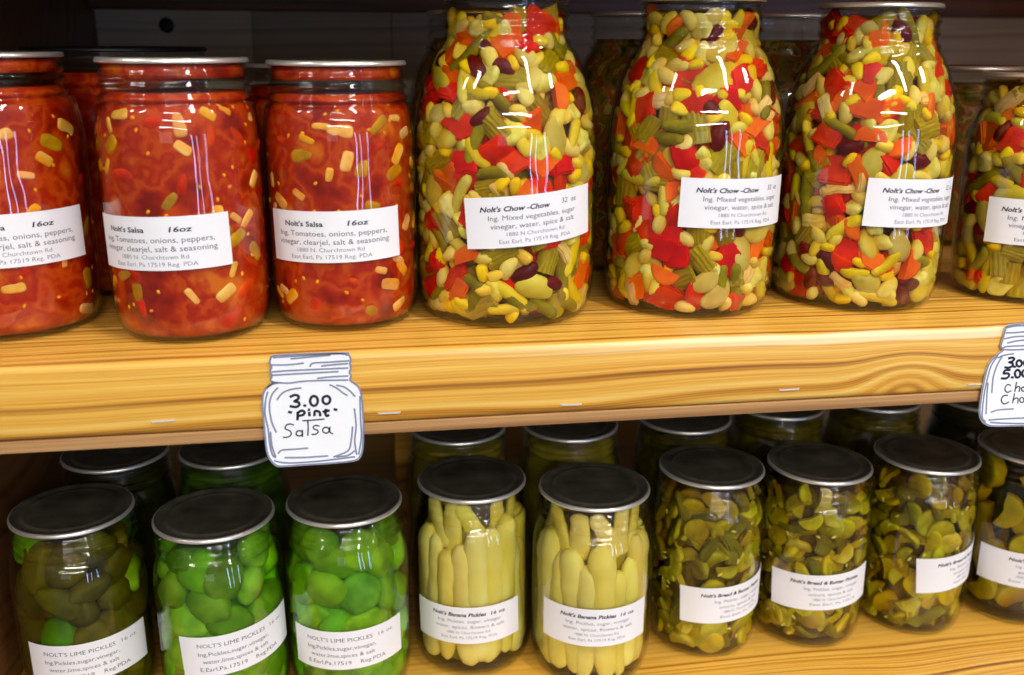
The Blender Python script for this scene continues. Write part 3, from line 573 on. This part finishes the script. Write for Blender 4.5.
def make_core(prof, name, mat, inset, z1, parent, dome=0):
    p = []
    for r, z in prof:
        if z < 3.4: continue
        if z > z1: break
        p.append((max(1, r-inset), max(z, 4.2)))
    p = [(0, 4.2), (p[0][0]*.93, 4.2)] + p + [(rad_at(prof, z1)-inset, z1), (0, z1+dome)]
    bm = lathe(p, 56); return link(name, bm, mat, parent)

CHOW = [('lima_bean', 26), ('white_bean', 80), ('kidney_bean', 22), ('corn_kernel', 80), ('carrot_piece', 42), ('red_pepper_piece', 52), ('celery_piece', 38), ('green_bean_piece', 30), ('wax_bean_piece', 34), ('cauliflower_piece', 36), ('onion_piece', 12)]
def jar(name, loc, kindp, R, RL, H, label, cat, group):
    root = empty(name, loc); tag(root, label, cat, group); prof = glass_profile(kindp, R, RL, H)
    make_glass(prof, root); make_lid(RL, H, root); return root, prof
ZL = -252.5
GA = 'jars on the upper shelf'; GB = 'jars on the lower shelf'
# ---- salsa
for nm, x, y, R, RL, H, lb, ltext in (
    ('S1', -101.4, 78.5, 43.7, 37.8, 140.0, (23.5, 52, .2), 'red salsa jar cut off by the left edge of the photo on the upper shelf'),
    ('S2', -6.4, 59.5, 40.2, 36.1, 138.0, (-14.7, 52, 1.5), 'larger red salsa jar in the middle of the three front salsa jars'),
    ('S3', 73.0, 69.8, 39.6, 35.5, 136.6, (-8, 51.3, 1.3), 'smaller red salsa jar directly left of the first tall mixed vegetable jar')):
    root, prof = jar('salsa_jar', (x, y, 0), 'straight', R, RL, H, ltext, 'jar', 'salsa jars on the upper shelf')
    rnd = random.Random(hash(nm) % 1 + {'S1': 11, 'S2': 12, 'S3': 13}[nm])
    make_core(prof, 'salsa_pulp', 'salsa_pulp', 1.6, H*.88, root)
    ring = lathe([(RL-3.2, H*.932), (RL-2.7, H*.932), (RL-2.7, H*.976), (RL-3.2, H*.976)], 56, closed=True)
    link('salsa_residue', ring, 'salsa_pulp', root)
    fill(prof, root, [('salsa_onion_piece', 30), ('salsa_pepper_piece', 12), ('tomato_piece', 26)], R, 4, H*.84, rnd, layers=((0, .8, 1),), tilt=.08, wall=.9)
    fill(prof, root, [('tomato_seed', 60)], R, 8, H*.85, rnd, layers=((0, 1.2, 1),), tilt=.1, wall=1.25)
    make_label(prof, 'salsa', *lb, root)
# ---- tall mixed vegetable jars and the small one at the right
for i, (kp, x, y, R, RL, H, lb, ltext) in enumerate((
    ('quart', 162.1, 73.0, 49.9, 33.5, 169.4, (10, 59.3, 4.1), 'tall mixed vegetable jar standing beside the salsa, first of the tall row'),
    ('quart', 270.6, 75.7, 48.8, 33.3, 169.4, (17, 64.5, -1.5), 'middle one of the three tall jars of mixed pickled vegetables'),
    ('quart', 374.0, 74.6, 48.4, 33.0, 167.3, (18.5, 62.5, -2.0), 'rightmost of the three tall mixed vegetable jars in the front row'),
    ('pint', 480.0, 68.0, 39.5, 35.5, 131.0, (-15, 49, .5), 'short jar of mixed vegetables cut off by the right edge of the photo'))):
    root, prof = jar('vegetable_jar', (x, y, 0), kp, R, RL, H, ltext, 'jar', 'mixed vegetable jars on the upper shelf')
    rnd = random.Random([21, 22, 23, 24][i]); k = 1.0 if kp == 'quart' else .58
    make_core(prof, 'vegetable_mass', 'chow_core', 11.0, H*.90, root); liquid(prof, 'golden_brine', H*.96, root)
    fill(prof, root, [(a, b*k) for a, b in CHOW], R, 2, H*.955, rnd, layers=((0, .62, .78),), tilt=.3, tries=70, scale=1.0)
    fill(prof, root, [(a, b*k) for a, b in CHOW], R-4, 2, H*.94, rnd, layers=((4.0, .5, .46),), tilt=.35, tries=25, scale=.95)
    make_label(prof, 'chow', *lb, root)
# ---- lime pickles
for i, (x, y, R, RL, H, lb, ck, mt, ltext) in enumerate((
    (-97.0, 109.6, 39.6, 35.2, 127.2, (15.3, 44.2, .5), 'olive_pickle_chunk', 'olive_core', 'dark olive pickle jar at the far left of the lower shelf'),
    (-11.4, 90.1, 38.5, 35.1, 127.6, (24, 55, 3.6), 'lime_pickle_chunk', 'lime_core', 'bright green pickle jar beside the dark olive one'),
    (65.6, 97.7, 38.7, 35.2, 127.8, (-1, 45, 1.3), 'lime_pickle_chunk', 'lime_core', 'bright green pickle jar directly below the paper price tag for salsa'))):
    root, prof = jar('pickle_jar', (x, y, ZL), 'pint', R, RL, H, ltext, 'jar', 'green chunk pickle jars on the lower shelf')
    rnd = random.Random([31, 32, 33][i])
    make_core(prof, 'pickle_mass', mt, 12.0, H*.84, root); liquid(prof, 'green_brine' if i else 'olive_brine', H*.94, root)
    rec = [(ck, 44)] if i else [(ck, 38), ('lime_pickle_chunk', 6)]
    fill(prof, root, rec, R, 3, H*.93, rnd, layers=((0, .74, 1),), tilt=.35, tries=60)
    make_label(prof, 'lime', *lb, root)
# ---- banana peppers
for i, (x, y, R, RL, H, lb, ltext) in enumerate((
    (147.5, 118.6, 39.9, 35.0, 127.0, (-12.5, 41.6, 1.8), 'pale yellow pepper jar beside the green pickles'),
    (223.7, 94.9, 39.6, 35.2, 127.6, (-9, 47.7, .3), 'pale yellow pepper jar beside the sliced pickles, its lid ring bright'))):
    root, prof = jar('pepper_jar', (x, y, ZL), 'pint', R, RL, H, ltext, 'jar', 'pale yellow pepper jars on the lower shelf')
    rnd = random.Random([41, 42][i])
    make_core(prof, 'pepper_mass', 'banana_core', 13.0, H*.80, root); liquid(prof, 'pale_brine', H*.95, root)
    n = 19
    for k in range(n):
        th = 2*PI*k/n + rnd.uniform(-.06, .06); me, a, b, c = rnd.choice(KIND['banana_pepper_strip']); sc_ = rnd.uniform(.86, 1.04)
        zc = 3.0 + a*sc_ + rnd.uniform(0, 7); r = min(R-1.4-c*sc_-.8 - (1.5 if k % 2 else 0), R-9.5)
        rot = Matrix((Vector((0, 0, -1 if rnd.random() < .35 else 1)), Vector((math.cos(th), math.sin(th), 0)), Vector((math.sin(th), -math.cos(th), 0)))).transposed()
        if rot.determinant() < 0: rot = Matrix((rot.col[0], -rot.col[1], rot.col[2])).transposed()
        m = (Matrix.Rotation(rnd.gauss(0, .05), 3, rot.col[2]) @ rot).to_4x4(); m.translation = Vector((r*math.sin(th), -r*math.cos(th), zc))*S
        put(me, 'banana_pepper_strip', root, m @ Matrix.Scale(sc_, 4))
    for k in range(11):
        th = 2*PI*k/11 + rnd.uniform(-.1, .1); me, a, b, c = rnd.choice(KIND['banana_pepper_strip']); sc_ = .36
        rot = Matrix((Vector((math.sin(.5*(k % 3-1))*math.cos(th), math.sin(.5*(k % 3-1))*math.sin(th), math.cos(.5*(k % 3-1)))).normalized(), Vector((math.cos(th), math.sin(th), 0)), Vector((math.sin(th), -math.cos(th), 0)))).transposed()
        rot.col[1] = rot.col[2].cross(rot.col[0]); m = rot.to_4x4(); m.translation = Vector(((RL-10)*math.sin(th), -(RL-10)*math.cos(th), H*.81 + rnd.uniform(-2, 3)))*S
        put(me, 'banana_pepper_strip', root, m @ Matrix.Diagonal((sc_, .8, .6, 1)))
    make_label(prof, 'banana', *lb, root)
# ---- sliced pickles
for i, (x, y, R, RL, H, lb, ltext) in enumerate((
    (308.6, 112.7, 37.2, 34.6, 128.2, (12.7, 44, 3), 'sliced olive pickle jar standing right of the yellow peppers'),
    (385.8, 112.6, 37.9, 34.4, 125.6, (-9, 46.5, 4), 'middle one of the three sliced olive pickle jars'),
    (466.8, 115.5, 37.2, 34.6, 126.2, (29, 53, 6), 'sliced olive pickle jar whose label is turned furthest to the right'))):
    root, prof = jar('pickle_jar', (x, y, ZL), 'straight', R, RL, H, ltext, 'jar', 'sliced pickle jars on the lower shelf')
    rnd = random.Random([51, 52, 53][i])
    make_core(prof, 'pickle_mass', 'butter_core', 9.0, H*.88, root); liquid(prof, 'amber_brine', H*.945, root)
    fill(prof, root, [('pickle_slice', 84), ('pickle_rind', 34)], R, 2, H*.93, rnd, layers=((0, .52, 1), (3.5, .5, .4)), tilt=.5, tries=60, scale=.93)
    fill(prof, root, [('pickle_seed', 34)], R, 8, H*.85, rnd, layers=((0, 1.2, 1),), tilt=.2, wall=1.3)
    make_label(prof, 'bread', *lb, root)
root, prof = jar('pickle_jar', (548.3, 116.3, ZL), 'pint', 38.3, 34.8, 126.1, 'jar of thick round pickle slices cut off by the right edge of the photo', 'jar', None)
rnd = random.Random(61); make_core(prof, 'pickle_mass', 'olive_core', 12.0, 126*.84, root); liquid(prof, 'amber_brine', 126*.94, root)
fill(prof, root, [('dill_pickle_slice', 30)], 38.3, 3, 126*.93, rnd, layers=((0, .72, 1),), tilt=.25, tries=60)
make_label(prof, 'dill', -17, 46, .5, root)

# ---- back rows: glass, lid and one mass of contents
def back_jar(loc, kp, R, RL, H, mat, name, label, group, lidmat='lid_metal'):
    root = empty(name, loc); tag(root, label, 'jar', group); prof = glass_profile(kp, R, RL, H)
    make_glass(prof, root); make_lid(RL, H, root, lidmat)
    c = make_core(prof, 'contents', mat, 1.8, H*.90, root)
    bm = bmesh.new(); bm.from_mesh(c.data); rb = random.Random(int(loc[0])); off = Vector((rb.random()*9, rb.random()*9, 0))
    bmesh.ops.subdivide_edges(bm, edges=[e for e in bm.edges if e.calc_length() > .006], cuts=2, use_grid_fill=True)
    for v in bm.verts:
        q = abs(noise.noise(v.co/S*.09+off)); f = 1 - .10*q; v.co.x *= f; v.co.y *= f
    bm.to_mesh(c.data); bm.free()
    return root
GQ = 'tall jars in the back row of the upper shelf'
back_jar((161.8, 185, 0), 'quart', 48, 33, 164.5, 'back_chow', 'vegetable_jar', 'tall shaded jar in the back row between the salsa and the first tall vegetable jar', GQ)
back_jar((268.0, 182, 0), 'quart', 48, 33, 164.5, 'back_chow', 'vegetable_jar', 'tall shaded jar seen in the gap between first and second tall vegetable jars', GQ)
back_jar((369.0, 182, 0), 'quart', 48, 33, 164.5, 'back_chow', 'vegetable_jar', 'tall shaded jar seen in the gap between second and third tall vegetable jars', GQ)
back_jar((51.5, 172, 0), 'straight', 40, 35.5, 133, 'salsa_pulp', 'salsa_jar', 'shaded salsa jar hidden behind the smaller front salsa jar', None)
back_jar((-58, 176, 0), 'straight', 56, 52, 142, 'salsa_pulp', 'salsa_jar', 'wide jar with a dark lid behind the two left salsa jars', None, 'black_lid')
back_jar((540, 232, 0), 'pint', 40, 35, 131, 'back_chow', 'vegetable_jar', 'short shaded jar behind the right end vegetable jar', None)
GL = 'back row jars on the lower shelf'
for (x, y, mat, nm, lb_) in ((-91, 198, 'olive_core', 'pickle_jar', 'shaded jar behind the dark olive pickle jar'), (-13, 193, 'lime_core', 'pickle_jar', 'shaded green jar behind the bright green one, partly behind the salsa price tag'),
    (148, 211, 'banana_core', 'pepper_jar', 'shaded yellow pepper jar behind the left pale yellow jar'), (231.7, 204, 'banana_core', 'pepper_jar', 'shaded yellow pepper jar behind the right pale yellow jar'),
    (320.8, 206, 'butter_core', 'pickle_jar', 'shaded jar behind the first sliced pickle jar'), (403.9, 222, 'butter_core', 'pickle_jar', 'shaded jar behind the middle sliced pickle jar'),
    (488, 226, 'butter_core', 'pickle_jar', 'shaded jar behind the sliced pickle jar whose label is turned away'), (571.9, 213, 'olive_core', 'pickle_jar', 'shaded jar in the back corner behind the thick pickle slices')):
    back_jar((x, y, ZL), 'pint', 39, 35, 127, mat, nm, lb_, GL)

# ------------------------------------------------------------------ price tags cut out as jars
def ribbon(bm, pts, wd, y0=-.25, th=.12):
    P = [Vector((a, b)) for a, b in pts]
    if len(P) < 2: return
    L, Rr = [], []
    for i, p in enumerate(P):
        t = (P[min(i+1, len(P)-1)] - P[max(i-1, 0)]); t = t.normalized() if t.length > 1e-6 else Vector((1, 0)); n_ = Vector((-t.y, t.x))*wd/2
        if i == 0: p = p - t*wd*.3
        if i == len(P)-1: p = p + t*wd*.3
        L.append(p+n_); Rr.append(p-n_)
    def vv(q, y): return bm.verts.new((q.x*S, y*S, q.y*S))
    f = [(vv(a, y0-th), vv(b, y0-th)) for a, b in zip(L, Rr)]; k = [(vv(a, y0), vv(b, y0)) for a, b in zip(L, Rr)]
    for i in range(len(P)-1):
        bm.faces.new((f[i][0], f[i+1][0], f[i+1][1], f[i][1])); bm.faces.new((f[i][0], k[i][0], k[i+1][0], f[i+1][0])); bm.faces.new((f[i][1], f[i+1][1], k[i+1][1], k[i][1]))
def spline(pts, k=4):
    if len(pts) < 3: return pts
    out = []
    for i in range(len(pts)-1):
        p0, p1, p2, p3 = [Vector(pts[max(0, min(len(pts)-1, j))]) for j in (i-1, i, i+1, i+2)]
        for q in range(k):
            t = q/k; out.append(tuple(.5*((2*p1) + (p2-p0)*t + (2*p0-5*p1+4*p2-p3)*t*t + (3*p1-p0-3*p2+p3)*t**3)))
    return out + [tuple(pts[-1])]
def price_tag(outline, marks, bold, thin, label):
    cx = sum(p[0] for p in outline)/len(outline); cz = min(p[1] for p in outline)
    root = empty('price_tag', (cx, -1.0, cz)); tag(root, label, 'price tag', 'jar shaped paper price tags on the shelf edge')
    sh = lambda L: [[(a-cx, b-cz) for a, b in s] for s in L]
    o = spline(sh([outline])[0] + [sh([outline])[0][0]], 3)[:-1]
    bm = bmesh.new(); fr = [bm.verts.new((a*S, -.25*S, b*S)) for a, b in o]; bk = [bm.verts.new((a*S, .25*S, b*S)) for a, b in o]
    bm.faces.new(fr); bm.faces.new(bk[::-1]); n = len(o)
    for i in range(n): bm.faces.new((fr[i], bk[i], bk[(i+1) % n], fr[(i+1) % n]))
    bmesh.ops.recalc_face_normals(bm, faces=bm.faces)
    bmesh.ops.triangulate(bm, faces=[f for f in bm.faces if len(f.verts) > 4])
    link('paper_card', bm, 'tag_paper', root, False)
    bm = bmesh.new()
    for s in sh(marks): ribbon(bm, spline(s), .85)
    c2 = (sum(p[0] for p in o)/n, sum(p[1] for p in o)/n)
    ins = [(c2[0]+(a-c2[0])*.985, c2[1]+(b-c2[1])*.985) for a, b in o]; ribbon(bm, ins+[ins[0]], .9)
    link('drawn_outline', bm, 'pencil', root, False)
    bm = bmesh.new()
    for s in sh(bold): ribbon(bm, spline(s), 1.3)
    link('price_lettering', bm, 'marker', root, False)
    bm = bmesh.new()
    for s in sh(thin): ribbon(bm, spline(s), .68)
    link('name_lettering', bm, 'marker', root, False)
price_tag(TAG1_OUT[0], TAG1_MARK, TAG1_BOLD, TAG1_THIN, 'white jar-shaped paper tag reading 3.00 pint Salsa')
price_tag(TAG2_OUT[0], TAG2_MARK, TAG2_BOLD, TAG2_THIN, 'white jar-shaped paper tag reading 3.00 and 5.00 at the right edge')

# ------------------------------------------------------------------ staples in the shelf edge
for i, (x, z, rot, lb_) in enumerate(((-16.3, -30.7, 1.5, 'steel staple in the shelf edge left of the salsa price tag'), (92.5, -32.5, 0, 'steel staple just right of the salsa price tag'), (185.7, -33.0, -1, 'steel staple in the shelf edge below the first tall vegetable jar'),
    (304.5, -30.8, 1, 'steel staple in the shelf edge between second and third tall jars'), (413.5, -33.2, -2, 'steel staple peeking out beside the right price tag'))):
    bm = bmesh.new()
    pts = [(-5.4, .9), (-5.4, -.1), (-5.0, -.55), (5.0, -.55), (5.4, -.1), (5.4, .9)]; rings = []
    for px_, py_ in pts: rings.append([bm.verts.new(((px_+ (a*.25 if abs(px_) > 5.2 else 0))*S, (py_+(0 if abs(px_) > 5.2 else a*.2))*S, b*.38*S)) for a, b in ((-1, -1), (1, -1), (1, 1), (-1, 1))])
    for A, B in zip(rings[:-1], rings[1:]):
        for k in range(4): bm.faces.new((A[k], A[(k+1) % 4], B[(k+1) % 4], B[k]))
    bm.faces.new(rings[0]); bm.faces.new(rings[-1][::-1]); bmesh.ops.recalc_face_normals(bm, faces=bm.faces)
    o = link('staple', bm, 'steel', None, False, Vector((x, -.15, z))*S); o.rotation_euler = (0, R_(-rot), 0); tag(o, lb_, 'staple', 'staples along the shelf edge')
bpy.context.view_layer.update()
